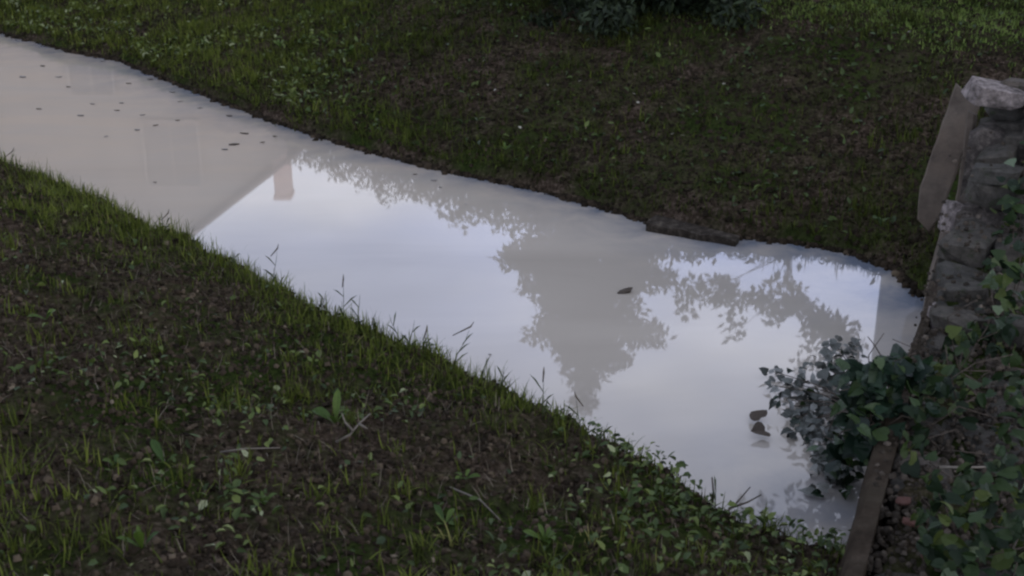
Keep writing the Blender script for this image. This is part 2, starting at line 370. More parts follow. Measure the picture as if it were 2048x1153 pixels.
# far bank
P = cand(420000, -7, 4.2, 5, 14); df = sdist(P, F); P = P[df > .02]; px, py, ok = view(P); P, px, py = P[ok], px[ok], py[ok]; df = sdist(P, F)
pn = fbm(P[:, 0] * 1.1, P[:, 1] * 1.1, 2); pf = fbm(P[:, 0] * 5, P[:, 1] * 5, 3)
lawn = sm((df - 1.5 + (pn - .5) * 1.3) / 1.0) * sm((px - 780) / 200)
left = sm((980 - px) / 500)
dens = np.clip(.42 + 2.0 * (pn - .42) + .9 * (pf - .5) + .35 * left + .9 * lawn, .03, 1) * (1 - .93 * sm((px - 1900) / 60) * sm((py - 70) / 40))
keep = rng.random(len(P)) < dens * (.42 + .5 * lawn)
P, px, py, df, pn, lawn, left, pf = [a[keep] for a in (P, px, py, df, pn, lawn, left, pf)]
isl = rng.random(len(P)) < lawn
tn = np.clip(rng.normal(.16, .14, len(P)) + .08 * left + .25 * left * (pf - .1) + .35 * (pn - .5) + .08 * left, 0, 1)
q = ~isl
grass('bank_grass', P[q], rng.uniform(.03, .085, q.sum()) * (.8 + .4 * left[q]), rng.uniform(.004, .009, q.sum()), M['grass'], tn[q], lean=.8,
      label='sparse dark grass growing over the far bank above the water')
q = isl
grass('lawn_grass', P[q], rng.uniform(.02, .042, q.sum()), rng.uniform(.008, .013, q.sum()), M['lawn'], np.clip(rng.normal(.5, .2, q.sum()), 0, 1), segs=2, lean=.95,
      label='brighter mown grass on the level lawn beyond the far bank')
# lawn continuing farther out, seen only in part
P = cand(60000, -14, 14, 9, 26); df = sdist(P, F); P = P[df > 1.2]; px, py, ok = view(P, 80); P = P[~ok]
grass('meadow_grass', P, rng.uniform(.06, .12, len(P)), rng.uniform(.012, .02, len(P)), M['lawn'], np.clip(rng.normal(.5, .2, len(P)), 0, 1), segs=2,
      label='coarser grass of the lawn running out towards the house and hedge')
# near bank
P = cand(260000, -4, 1.6, 1.5, 8.5); dn = -sdist(P, Nl); P = P[dn > -.26]; px, py, ok = view(P, 120); P = P[ok]; dn = -sdist(P, Nl); px = px[ok]
u_, v_ = wall_uv(P); q = v_ < .02; P, dn, px = P[q], dn[q], px[q]
pn = fbm(P[:, 0] * 1.6, P[:, 1] * 1.6, 1); pf = fbm(P[:, 0] * 7, P[:, 1] * 7, 0)
edge = np.exp(-((dn - .02) / .16) ** 2) * sm((1350 - px) / 350)
dens = np.clip(.18 + 2.4 * (pn - .46) + 1.2 * (pf - .5) + .95 * edge, .10, 1)
keep = rng.random(len(P)) < dens * .5 + .22 * edge; P, dn, px, edge, pn = [a[keep] for a in (P, dn, px, edge, pn)]
hh = rng.uniform(.022, .06, len(P)) * (1 + .9 * edge * rng.random(len(P)))
grass('near_grass', P, hh, rng.uniform(.0025, .006, len(P)), M['grass'], np.clip(rng.normal(.33, .2, len(P)) + .12 * edge + .3 * (pn - .5), 0, 1), segs=4, lean=.55,
      label='grass and thin blades on the near bank thickest along its crest')
def tufts(name, C_, nb, spread, hgt, width, mat_, tint, lean, label, cat='grass'):
    n = len(C_); k = rng.poisson(nb, n) + 3; idx = np.repeat(np.arange(n), k); m_ = len(idx)
    off = rng.normal(0, 1, (m_, 2)) * (spread * rng.uniform(.6, 1.4, n))[idx][:, None]
    P_ = C_[idx] + off; hs = rng.uniform(.6, 1.5, n)[idx]
    return grass(name, P_, rng.uniform(*hgt, m_) * hs, rng.uniform(*width, m_), mat_, np.clip(tint[idx] + rng.normal(0, .10, m_), 0, 1), segs=4, lean=lean, label=label, cat=cat)
P = cand(9000, -4, 1.6, 1.5, 8.5); dn = -sdist(P, Nl); P = P[dn > -.15]; px, py, ok = view(P, 120); P = P[ok]; u_, v_ = wall_uv(P); P = P[v_ < .0]
pn = fbm(P[:, 0] * 1.6, P[:, 1] * 1.6, 1); dn = -sdist(P, Nl)
P = P[rng.random(len(P)) < np.clip(.28 + 2.6 * (pn - .45) + .4 * np.exp(-(dn / .25) ** 2), .14, 1) * .95]; pn = fbm(P[:, 0] * 1.1 + 3, P[:, 1] * 1.1, 2)
tufts('grass_tufts', P, 12, .018, (.025, .065), (.003, .0065), M['grass'], np.clip(rng.normal(.36, .2, len(P)) + .4 * (pn - .5), 0, 1), .75, 'uneven tufts of coarser grass over the near bank')
P = cand(26000, -7, 4.2, 5, 13); df = sdist(P, F); P = P[df > .0]; px, py, ok = view(P); P, px = P[ok], px[ok]
pn = fbm(P[:, 0] * 1.3 + 4, P[:, 1] * 1.3, 3); q = rng.random(len(P)) < np.clip(.34 + 2.4 * (pn - .46) + .35 * sm((900 - px) / 500), .05, 1) * .8; P, px = P[q], px[q]
pn = fbm(P[:, 0] * .9, P[:, 1] * .9 + 5, 1)
tufts('bank_tufts', P, 7, .022, (.03, .08), (.005, .011), M['grass'], np.clip(rng.normal(.13, .14, len(P)) + .5 * (pn - .5) + .42 * sm((850 - px) / 500), 0, 1), .8, 'darker coarse tufts of grass over the far bank')
P = cand(18000, -4, 1.6, 1.5, 8.5); dn = -sdist(P, Nl); P = P[dn > -.1]; px, py, ok = view(P, 120); P = P[ok]
u_, v_ = wall_uv(P); P = P[v_ < .02]
grass('dry_grass', P, rng.uniform(.02, .07, len(P)), rng.uniform(.0015, .0035, len(P)), M['straw'], rng.random(len(P)), segs=3, lean=1.2,
      label='dry straw coloured blades lying among the near bank grass', cat='dry grass')
# litter flakes
def leafT(kind):
    if kind == 'flake': return [(-.5, 0, 0), (0, -.32, .08), (.5, 0, 0), (0, .32, .05)], [(0, 1, 2, 3)], 4
    if kind == 'leaf':  # pointed oval with a folded midrib, in quads
        return ([(0, 0, 0), (.30, .25, .10), (.36, .55, .08), (0, 1, -.05), (-.36, .55, .08), (-.30, .25, .10), (0, .3, 0), (0, .62, 0)],
                [(0, 1, 2, 7), (7, 2, 3, 3)], 4)
def leaves(name, P, zoff, size, mat_, tint, tilt=.5, label='', cat='', parent=None, pos=None, kind='stuff'):
    n = len(size)
    if pos is None: pos = np.column_stack([P, height(P[:, 0], P[:, 1]) + zoff])
    T = [(0, 0, 0), (.29, .30, .12), (.23, .70, .09), (0, 1.05, -.10), (-.23, .70, .09), (-.29, .30, .12), (0, .5, -.04)]
    f = [(0, 1, 6), (1, 2, 6), (2, 3, 6), (3, 4, 6), (4, 5, 6), (5, 0, 6)]
    Mx = rotz(rng.uniform(0, 6.28, n)) @ rotx(rng.normal(.15, tilt, n)) @ roty(rng.normal(0, tilt, n))
    S = np.zeros((n, 3, 3)); S[:, 0, 0] = rng.uniform(.55, 1.15, n); S[:, 1, 1] = 1; S[:, 2, 2] = rng.uniform(.3, 2.4, n)
    o = link(name, scatter(name, T, f, 3, pos, Mx @ S, size, mat_, tint), parent)
    if parent is None: tag(o, label, cat, kind=kind)
    return o
P = cand(60000, -4, 1.6, 1.5, 8.5); dn = -sdist(P, Nl); P = P[dn > -.1]; px, py, ok = view(P, 60); P = P[ok]; u_, v_ = wall_uv(P); P = P[v_ < .02][:60000]
leaves('leaf_litter', P, rng.uniform(.0, .012, len(P)), rng.uniform(.006, .022, len(P)) * rng.uniform(.6, 1.2, len(P)), M['litter'], rng.beta(1.6, 4, len(P)), .9,
       'brown rotting leaf litter scattered over the near bank', 'leaf litter')
P = cand(120000, -7, 4.2, 5, 12); df = sdist(P, F); P = P[df > .03]; px, py, ok = view(P, 40); P = P[ok][:38000]
leaves('bank_litter', P, rng.uniform(.002, .015, len(P)), rng.uniform(.008, .028, len(P)), M['litter'], rng.beta(1.6, 4.5, len(P)), .8,
       'dark dead leaves and crumbs strewn over the far bank', 'leaf litter')
# small-leaved cover, in patches
P = cand(130000, -4, 1.7, 1.5, 8.5); dn = -sdist(P, Nl); P = P[dn > -.2]; px, py, ok = view(P, 60); P, px, py = P[ok], px[ok], py[ok]; u_, v_ = wall_uv(P)
q = v_ < .04; P, px, py = P[q], px[q], py[q]; dn = -sdist(P, Nl)
pn = fbm(P[:, 0] * 2.6 + 5, P[:, 1] * 2.6, 3)
dens = np.clip((pn - .52) * 2.2, 0, .5) * sm((py - 500) / 400) + .03
dens += .65 * sm((px - 1050) / 250) * np.exp(-((dn - .12) / .28) ** 2) + .22 * sm((px - 900) / 500) * sm((py - 850) / 200)
keep = rng.random(len(P)) < dens * .5; P, px = P[keep], px[keep]
zz = rng.uniform(.01, .045, len(P)) + .035 * sm((px - 1100) / 200) * rng.random(len(P))
leaves('ground_cover', P, zz, rng.uniform(.012, .034, len(P)) , M['cover'], np.clip(rng.normal(.45, .25, len(P)), 0, 1), .4,
       'small rounded leaves of creeping ground cover on the near bank', 'ground cover')
P = cand(200000, -7, 4.2, 5, 12); df = sdist(P, F); P = P[df > .03]; px, py, ok = view(P, 40); P, px = P[ok], px[ok]
pn = fbm(P[:, 0] * 1.5 + 9, P[:, 1] * 1.5, 0)
dens = np.clip((pn - .5) * 1.5, 0, .5) * .35 + .03 + .45 * sm((850 - px) / 350) * np.clip((pn - .38) * 3, 0, 1)
keep = rng.random(len(P)) < dens * .5; P, px = P[keep], px[keep]
leaves('bank_weeds', P, rng.uniform(.01, .06, len(P)), rng.uniform(.02, .05, len(P)), M['cover'],
       np.clip(rng.normal(.26, .2, len(P)) + .45 * sm((800 - px) / 300), 0, .95), .5, 'low leafy weeds covering the far bank above the waterline', 'weeds')

# crumbs of mud and roots along the far waterline
n = 5200; sg = np.linalg.norm(np.diff(F, axis=0), axis=1); sg[0] = 0; sg[-1] = 0; k = rng.choice(len(sg), n, p=sg / sg.sum()); tt = rng.random(n)[:, None]
P = F[k] * (1 - tt) + F[k + 1] * tt + rng.normal(0, .018, (n, 2)) + np.array([.02, .02]) * vnoise(tt[:, 0] * 30, k * 3.1)[:, None]
T = [(-.5, -.4, -.3), (.5, -.35, -.3), (.4, .45, -.3), (-.45, .4, -.3), (-.3, -.3, .3), (.35, -.2, .3), (.25, .3, .3), (-.3, .25, .3)]
f = [(0, 1, 5, 4), (1, 2, 6, 5), (2, 3, 7, 6), (3, 0, 4, 7), (4, 5, 6, 7)]
sz_ = rng.uniform(.008, .04, n) * (.4 + 1.2 * vnoise(P[:, 0] * 6, P[:, 1] * 6, 2))
o = link('shore_mud', scatter('shore_mud', T, f, 4, np.column_stack([P, np.maximum(.001, rng.uniform(-.004, .012, n))]), rotz(rng.uniform(0, 6.28, n)) @ rotx(rng.normal(0, .4, n)), sz_, M['litter'], rng.beta(1.3, 5, n)))
tag(o, 'dark crumbs of mud and debris along the far waterline', 'mud', kind='stuff')
for nm, n_, x0_, x1_, y0_, y1_, sz0, lb in (('soil_crumbs', 60000, -4, 1.6, 1.5, 8.5, .016, 'loose lumps of brown earth covering the near bank'), ('slope_crumbs', 50000, -7, 4.2, 5, 12, .026, 'loose dark lumps of earth covering the far bank')):
    C_ = cand(int(n_ * 2.6), x0_, x1_, y0_, y1_); dd = -sdist(C_, Nl) if nm == 'soil_crumbs' else sdist(C_, F); C_ = C_[dd > -.02]; _, _, ok = view(C_, 40); C_ = C_[ok]
    if nm == 'soil_crumbs': C_ = C_[wall_uv(C_)[1] < .0]
    C_ = C_[rng.random(len(C_)) < .35 + .65 * vnoise(C_[:, 0] * 4, C_[:, 1] * 4, 1)][:int(n_ * .68)]
    z_ = height(C_[:, 0], C_[:, 1]); m_ = len(C_)
    o = link(nm, scatter(nm, T, f, 4, np.column_stack([C_, z_ + rng.uniform(-.003, .006, m_)]), rotz(rng.uniform(0, 6.28, m_)) @ rotx(rng.normal(0, .5, m_)), sz0 * rng.lognormal(-.4, .5, m_).clip(.2, 1.35), M['litter'], rng.beta(1.6, 2.6, m_) * (.95 if nm == 'soil_crumbs' else .45)))
    tag(o, lb, 'earth', kind='stuff')
P = F[k] * (1 - tt) + F[k + 1] * tt + np.array([.03, .03]) + rng.normal(0, .02, (n, 2))
P = P[rng.random(n) < .5]
grass('edge_grass', P, rng.uniform(.02, .06, len(P)), rng.uniform(.004, .008, len(P)), M['grass'], np.clip(rng.normal(.15, .12, len(P)), 0, 1), segs=3, lean=1.1,
      label='dark ragged grass hanging over the far waterline')

# ------------------------------------------------------------------ the ruined stone wall on the right
def top_profile(u):   # height of the wall top along the water
    return float(np.interp(u, [-1.4, 0.9, 1.05, 1.45, 1.5, 1.78, 1.84, 2.08, 2.12, 3.2], [.30, .32, .40, .42, .52, .55, .72, .74, .97, 1.0]))
def wz(px_, py_, d):   # point seen at a pixel at ground distance d
    v = ray(px_, py_); return np.array([0, 0, CAM_H]) + v * (d / v[1])
wall = empty('stone_wall', (W0[0], W0[1], 0), math.atan2(wd[1], wd[0]))      # local x runs along the wall, local -y away from the water
tag(wall, 'crumbling rubble stone wall stepping down beside the milky water', 'wall')
# local frame: x = along (wd); y = left of wd = towards the water
def stone_mesh(seed, mt):
    r = np.random.default_rng(seed); bm = bmesh.new(); bmesh.ops.create_cube(bm, size=1)
    bmesh.ops.bevel(bm, geom=bm.edges[:], offset=.13 + .06 * r.random(), segments=1, affect='EDGES', profile=.6)
    for v in bm.verts:
        v.co += Vector(r.normal(0, .06, 3)); v.co.x *= 1 + .3 * (r.random() - .5)
    me = bpy.data.meshes.new('stone'); bm.to_mesh(me); bm.free(); me.materials.append(mt); return me
SM = [stone_mesh(s, M['stone']) for s in range(9)]; SP = [stone_mesh(s + 50, M['pale_stone']) for s in range(4)]
nst = 0
for row in range(3):
    u = -1.3
    while u < 2.28:
        ln = random.choice([random.uniform(.08, .14), random.uniform(.16, .30)]); uc = u + ln / 2; tz = top_profile(uc) + random.uniform(-.05, .02)
        yc = -.19 - row * .19 + random.uniform(-.03, .02) - (.05 if uc > 1.75 else 0); z = tz; lay = 0
        vis = 4 if 1.3 < uc < 2.8 else 2
        while lay < vis and z > .1:
            hh_ = random.uniform(.06, .16); dpt = random.uniform(.15, .2)
            if random.random() > (.2 if row == 0 and uc > 1.5 else .08):
                pale = False
                s = link('stone', random.choice(SP if pale else SM), wall)
                s.location = (uc + random.uniform(-.02, .02), yc, z - hh_ / 2)
                s.scale = (ln * .93, dpt, hh_ * .95); s.rotation_euler = (random.gauss(0, .12), random.gauss(0, .12), random.gauss(0, .22)); nst += 1
            z -= hh_; lay += 1
        u += ln
def put_stone(px_, py_, d_, sz_, rot, me_):
    q_ = wz(px_, py_, d_); lc = q_[:2] - W0; s_ = link('stone', me_, wall)
    s_.location = (lc @ wd, -(lc @ wm), q_[2]); s_.scale = sz_; s_.rotation_euler = rot
put_stone(1990, 188, 5.32, (.17, .24, .085), (.1, .05, .2), SP[0]); put_stone(2045, 185, 5.36, (.18, .2, .10), (0, .1, -.1), SM[1])
put_stone(1990, 338, 5.30, (.16, .2, .14), (.05, 0, .1), SM[2]); put_stone(2040, 300, 5.25, (.16, .16, .15), (0, .1, .1), SM[3])
put_stone(1918, 440, 5.10, (.13, .14, .15), (0, .05, .1), SP[1]); put_stone(1950, 480, 5.0, (.14, .15, .14), (.1, 0, .3), SM[4])
put_stone(1905, 540, 4.85, (.15, .15, .12), (0, .1, -.1), SM[5]); put_stone(1955, 590, 4.6, (.16, .2, .14), (.1, .1, 0), SM[6]); put_stone(1895, 640, 4.42, (.14, .14, .10), (0, 0, .2), SP[2])
# earth and mortar filling
n = 110; us = np.linspace(-1.5, 2.36, n); ws = np.linspace(-.11, -.8, 16)
vs = []
for a in us:
    tz = top_profile(a) - (.07 if a < 1.2 else .07 + .14 * min(1, (a - 1.2) / .2))
    vs.append((a, -.10, -.2))
    for j, b in enumerate(ws):
        vs.append((a, b, tz + (vnoise(a * 14, b * 14, 1) - .5) * .06 - (.03 if j == 0 else 0)))
k = len(ws) + 1
fs = [(a * k + j, a * k + j + 1, (a + 1) * k + j + 1, (a + 1) * k + j) for a in range(n - 1) for j in range(k - 1)]
fs.append(tuple((n - 1) * k + j for j in range(k)))
link('mortar', pydata('mortar', vs, fs, M['earth_fill'], True), wall)
# concrete facing towards the water, in three lengths
def facing(u0, u1, z0t, z1t, th, mt, name='facing_panel'):
    n_ = 14; vs, fs = [], []
    for i_ in range(n_ + 1):
        a = u0 + (u1 - u0) * i_ / n_; zt = z0t + (z1t - z0t) * i_ / n_ + (fbm(np.array([a * 6]), np.array([3.]), 2)[0] - .5) * .07
        o_ = (fbm(np.array([a * 5]), np.array([8.]), 1)[0] - .5) * .035
        vs += [(a, th + o_ + .03, -.2), (a, th + o_ + .012, zt * .6), (a, th + o_ - .008, zt - .015), (a, th + o_ - .022, zt), (a, -.09, zt + .004), (a, -.09, -.2)]
    for i_ in range(n_):
        for j in range(6): fs.append((i_ * 6 + j, i_ * 6 + (j + 1) % 6, (i_ + 1) * 6 + (j + 1) % 6, (i_ + 1) * 6 + j))
    fs += [tuple(range(6))[::-1], tuple(n_ * 6 + j for j in range(6))]
    return link(name, pydata(name, vs, fs, mt, False), wall)
facing(-1.4, .62, .33, .31, -.025, M['brown_concrete'])
facing(.63, 1.25, .24, .26, -.05, M['brown_concrete'])
facing(1.7, 2.05, .36, .42, -.06, M['concrete'])
# loose gravel chips on the wall top
n = 5200; uu = rng.uniform(-1.1, 1.0, n) + (rng.random(n) < .25) * rng.uniform(0, 1.2, n); vv = rng.uniform(.05, .6, n)
zt = np.array([top_profile(a) for a in uu]) - .03 + rng.uniform(-.02, .035, n)
T = [(-.5, -.4, -.3), (.5, -.35, -.3), (.4, .45, -.3), (-.45, .4, -.3), (-.3, -.3, .3), (.35, -.2, .3), (.25, .3, .3), (-.3, .25, .3)]
f = [(0, 1, 5, 4), (1, 2, 6, 5), (2, 3, 7, 6), (3, 0, 4, 7), (4, 5, 6, 7)]
pos = np.column_stack([uu, -vv, zt])
o = link('gravel', scatter('gravel', T, f, 4, pos, rotz(rng.uniform(0, 6.28, n)) @ rotx(rng.normal(0, .5, n)), rng.uniform(.005, .022, n), M['gravel'], rng.beta(1.6, 3, n)), wall)
tag(o, kind='stuff')
# the leaning slab at the far end, and a thin strip behind it
def slab(name, quad, th, mt, label, cat):
    """quad: four corners (bottom-left, bottom-right, top-right, top-left) of the near face"""
    q_ = [Vector(map(float, p)) for p in quad]; nn = (q_[1] - q_[0]).cross(q_[3] - q_[0]).normalized()
    n_ = 10; vs, fs = [], []; c0 = q_[0]
    for i_ in range(n_ + 1):
        t_ = i_ / n_; a = q_[0].lerp(q_[3], t_); b = q_[1].lerp(q_[2], t_)
        e = .012 * (vnoise(i_ * 1.7, th * 90, 0) - .5) + (b - a).length * (.30 if i_ == 0 else .10 if i_ == 1 else 0); ed = (b - a).normalized()
        a = a + ed * e; b = b - ed * e * .8
        vs += [a + ed * .008, b - ed * .008, b - nn * .01, b - nn * th, a - nn * th, a - nn * .01]
    vs = [v - c0 for v in vs]
    for i_ in range(n_):
        for j in range(6): fs.append((i_ * 6 + j, i_ * 6 + (j + 1) % 6, (i_ + 1) * 6 + (j + 1) % 6, (i_ + 1) * 6 + j))
    fs += [tuple(range(6))[::-1], tuple(n_ * 6 + j for j in range(6))]
    o = link(name, pydata(name, vs, fs, mt)); o.location = c0; return tag(o, label, cat)
slab('concrete_slab', [wz(1822, 425, 5.66), wz(1868, 475, 5.60), wz(1958, 215, 5.62), wz(1912, 168, 5.72)], .07, M['concrete'],
     'long brown grey concrete slab leaning against the far end of the wall', 'slab')
slab('concrete_strip', [wz(1905, 440, 5.36), wz(1922, 445, 5.34), wz(1950, 230, 5.42), wz(1934, 222, 5.44)], .04, M['concrete'],
     'thin upright concrete strip between the leaning slab and the stones', 'strip')
# ledge lying on the far shore
a0, a1 = at(1292, 452, .03), at(1470, 486, .02)
ax = Vector(a1 - a0); ay = Vector((-ax.y, ax.x, 0)).normalized() * .13
vs, fs = [], []
for i_ in range(9):
    t_ = i_ / 8; p = Vector(a0).lerp(Vector(a1), t_); j_ = .012 * (vnoise(i_ * 1.3, 2, 3) - .5)
    ww = 1 - .55 * t_
    vs += [p + Vector((0, j_, -.06)), p + Vector((0, j_, .012 + j_)), p + ay * .4 + Vector((0, j_, .016 + j_)), p + ay * ww * 1.1 + Vector((0, 0, .016)), p + ay * ww + Vector((0, 0, -.06))]
for i_ in range(8):
    for j in range(5): fs.append((i_ * 5 + j, i_ * 5 + (j + 1) % 5, (i_ + 1) * 5 + (j + 1) % 5, (i_ + 1) * 5 + j))
fs += [tuple(range(5))[::-1], tuple(40 + j for j in range(5))]
o = link('stone_ledge', pydata('stone_ledge', [v - Vector(a0) for v in vs], fs, M['wet_board'])); o.location = a0
tag(o, 'flat stone ledge jutting from the far bank just above the water', 'ledge')
# broken red bricks on the wall top
def shard(px_, py_, z, s, rz, lab):
    o = link('brick_shard', stone_mesh(int(px_), M['red_brick'])); o.location = at(px_, py_, z); o.scale = (s, s * .55, s * .3); o.rotation_euler = (.3, .15, rz)
    tag(o, lab, 'brick', 'broken red bricks on the wall')
shard(1808, 1003, .325, .045, .4, 'uppermost red brick fragment on the wall above the concrete face')
shard(1822, 1045, .325, .04, -.3, 'middle red brick fragment lying on the gravelly wall top')
shard(1868, 1118, .325, .06, -.8, 'lowest and largest red brick fragment by the bottom of the picture')

# ------------------------------------------------------------------ ivy
def ivy_leaf(seed, mt):
    r = np.random.default_rng(seed); nr_ = [.8, 1, .7, 1.05, .62, .9][seed % 6] if seed < 20 else 1
    out_ = [(0, -.02), (.2, -.14), (.42, -.03), (.5, .2), (.42, .45), (.22, .75), (0, .95), (-.22, .75), (-.42, .45), (-.5, .2), (-.42, -.03), (-.2, -.14)]
    cu = r.uniform(.0, .5); vs = [(x * nr_ * (1 + r.normal(0, .09)), y * (1 + r.normal(0, .07)), cu * abs(x) - r.uniform(.05, .3) * y * y + r.normal(0, .02)) for x, y in out_]
    vs += [(0, .25, -.01), (0, .55, -.05)]
    fs = [(0, 1, 2, 12), (12, 2, 3, 4), (12, 4, 13), (13, 4, 5), (13, 5, 6), (13, 6, 7), (13, 7, 8), (12, 13, 8), (12, 8, 9, 10), (12, 10, 11, 0)]
    me = pydata('leaf', vs, fs, mt, False); return me
def put_leaf(parent, me_list, p, s, nrm, spin, jit=.45):
    o = link('leaf', random.choice(me_list), parent)
    nv = (Vector(nrm).normalized() + Vector([random.gauss(0, jit) for _ in range(3)])).normalized()
    qn = nv.to_track_quat('Z', 'Y'); o.rotation_mode = 'QUATERNION'
    from mathutils import Quaternion
    o.rotation_quaternion = qn @ Quaternion((0, 0, 1), spin)
    o.location = p; o.scale = (s, s, s); return o
IV = [ivy_leaf(s, M['ivy']) for s in range(6)]; ID = [ivy_leaf(s, M['ivydark']) for s in range(6)]; IC = [ivy_leaf(s, M['coated']) for s in range(6)]
def stems(parent, paths, r=.0028, mt='twig'):
    vs, fs = join([tube(p, [r * (1 - .5 * i_ / (len(p) - 1)) for i_ in range(len(p))], 5) for p in paths])
    link('stem', pydata('stem', vs, fs, M[mt], True), parent)
def ivy_plant(name, label, regions, base, meshes, group=None, sz=(.026, .060), nrm=(-.25, -.5, .8), jit=.7):
    root = empty(name, base); b = Vector(base); tag(root, label, 'ivy', group); paths = []
    for (px0, py0, rx, ry, d, n_) in regions:
        c = Vector(wz(px0, py0, d)); sc_px = FPX / (c - Vector((0, 0, CAM_H))).length
        for _ in range(int(n_ * 1.45)):
            a = random.uniform(0, 6.28); rr = math.sqrt(random.random())
            p = Vector(wz(px0 + rx * rr * math.cos(a), py0 + ry * rr * math.sin(a), d + random.gauss(0, .06) - .03))
            put_leaf(root, meshes, p - b, random.uniform(*sz) , nrm, random.uniform(0, 6.28), jit)
        for _ in range(3):
            p = c + Vector((random.gauss(0, .1), random.gauss(0, .05), random.gauss(0, .1)))
            mid = (p + c) / 2 + Vector((random.gauss(0, .04), 0, .03)); paths.append([Vector((0, 0, 0)) + (c - b) * .2 + Vector((random.gauss(0, .05),) * 3), (c - b) * .7, mid - b, p - b])
    stems(root, paths); return root
# pixel regions on the wall: (px, py, rx, ry, distance, leaves)
ivy_plant('ivy', 'broad leaved ivy covering the upper part of the stone wall', [
    (2022, 440, 34, 90, 4.8, 26), (2020, 560, 42, 100, 4.4, 34), (1985, 660, 50, 50, 4.1, 24), (2035, 700, 45, 120, 3.95, 30), (2045, 330, 22, 70, 5.0, 10)],
    tuple(wz(2045, 620, 4.5) - np.array([0, 0, .2])), IV, 'ivy on the wall')
ivy_plant('ivy', 'ivy with yellow green leaves trailing over the middle of the wall', [
    (1905, 700, 35, 45, 3.95, 14), (1900, 790, 60, 45, 3.65, 24), (1830, 850, 30, 40, 3.5, 10), (2000, 830, 60, 90, 3.45, 22), (1850, 930, 40, 50, 3.3, 9)],
    tuple(wz(1960, 760, 3.7) - np.array([0, 0, .15])), IV, 'ivy on the wall', (.028, .055))
ivy_plant('ivy', 'shadowed ivy low at the bottom right corner of the wall', [
    (1980, 980, 80, 80, 3.0, 34), (1930, 1090, 80, 70, 2.75, 32), (2030, 1110, 50, 70, 2.7, 18), (1880, 1020, 50, 60, 3.0, 14)],
    tuple(wz(2000, 1060, 2.9) - np.array([0, 0, .15])), IV, 'ivy on the wall', (.028, .055))
# dark clump hanging over the water from the wall edge
ivy_plant('ivy_clump', 'dense dark green ivy clump hanging from the wall over the water', [
    (1765, 780, 62, 60, 3.62, 60), (1715, 790, 50, 60, 3.66, 34), (1745, 860, 50, 40, 3.58, 30), (1800, 745, 45, 40, 3.66, 20), (1850, 780, 30, 60, 3.62, 16), (1700, 920, 45, 55, 3.72, 34)],
    tuple(wz(1800, 850, 3.6)), ID, None, (.032, .068), (-.3, -.5, .8), .65)
# leaves greyed by the milky water, lying on and just over its surface
root = empty('trailing_ivy', tuple(at(1700, 800, 0))); tag(root, 'grey silt coated ivy leaves trailing on the water beside the dark clump', 'ivy')
b = Vector(root.location); paths = []
for (px0, py0, rx, ry, n_, zmax) in [(1655, 760, 65, 55, 50, .04), (1595, 795, 50, 50, 32, .03), (1650, 850, 70, 45, 40, .04), (1690, 700, 45, 22, 20, .05),
                                     (1605, 850, 45, 30, 14, .02), (1675, 915, 45, 50, 36, .03), (1660, 965, 40, 35, 16, .02), (1560, 760, 30, 30, 8, .02)]:
    for _ in range(int(n_ * 1.7)):
        a = random.uniform(0, 6.28); rr = math.sqrt(random.random()); z_ = random.uniform(.006, zmax * 1.8)
        p = Vector(at(px0 + rx * rr * math.cos(a), py0 + ry * rr * math.sin(a), z_))
        put_leaf(root, ID if random.random() < .12 else IC, p - b, random.uniform(.02, .052), (0, -.1, 1), random.uniform(0, 6.28), .5)
    for _ in range(3):
        p = Vector(at(px0 + random.uniform(-rx, rx) * .8, py0 + random.uniform(-ry, ry) * .8, .01)); s0_ = Vector(at(1750, 840, .12))
        paths.append([s0_ - b, s0_.lerp(p, .5) + Vector((0, 0, .03)) - b, p - b])
stems(root, paths, .003)
# the two dark curled leaves at the outer tip
for (px_, py_, s_, sp_, lb) in [(1522, 836, .075, .6, 'dark curled dead leaf floating at the outer edge of the trailing ivy, farther one'),
                               (1530, 862, .085, 1.9, 'dark curled dead leaf floating at the outer edge of the trailing ivy, nearer one')]:
    me = ivy_leaf(int(px_), M['litter']); me.vertices.foreach_set('co', (np.array([v.co[:] for v in me.vertices]) * [1, .7, .5]).ravel()); me.materials[0] = M['twig']
    o = link('dead_leaf', me); o.location = at(px_, py_, .02); o.scale = (s_,) * 3; o.rotation_euler = (.2, -.2, sp_); tag(o, lb, 'dead leaf')

# ------------------------------------------------------------------ single weeds, stalks and twigs on the near bank
def broad_leaf(ln, wdt, bend, mt):
    vs, fs = [], []; n_ = 6
    for i_ in range(n_ + 1):
        t_ = i_ / n_; ww = wdt * (.18 + .9 * math.sin(math.pi * min(1, t_ * .96) ** 1.3)) * (1 - .05 * (i_ % 2)) * .5
        y_ = ln * t_ * (1 - .2 * bend * t_); z_ = ln * (.8 * t_ - bend * t_ * t_)
        if i_ == n_: ww = .002
        vs += [(-ww, y_, z_ + ww * .35), (0, y_, z_), (ww, y_, z_ + ww * .35)]
    for i_ in range(n_):
        a = i_ * 3; fs += [(a, a + 1, a + 4, a + 3), (a + 1, a + 2, a + 5, a + 4)]
    return pydata('leaf', vs, fs, mt)
BL = [broad_leaf(1, .34, .35, M['weed']), broad_leaf(1, .42, .6, M['weed']), broad_leaf(1, .3, .15, M['weed'])]
def weed(px_, py_, z, size, n_, lab, far=False, tilt=0):
    p = at(px_, py_, z)
    for _ in range(6):
        z = float(height(p[:1], p[1:2])[0]); p = at(px_, py_, z)
    r = empty('weed_plant', p, random.uniform(0, 6)); tag(r, lab, 'weed', 'broad leaved weeds on the banks')
    for k_ in range(n_):
        o = link('leaf', random.choice(BL), r); s_ = size * random.uniform(.5, .85); o.scale = (s_ * random.uniform(.6, 1), s_, s_)
        o.rotation_euler = (random.uniform(-.1, .5) + tilt, random.gauss(0, .15), 6.28 * k_ / n_ + random.uniform(-.3, .3))
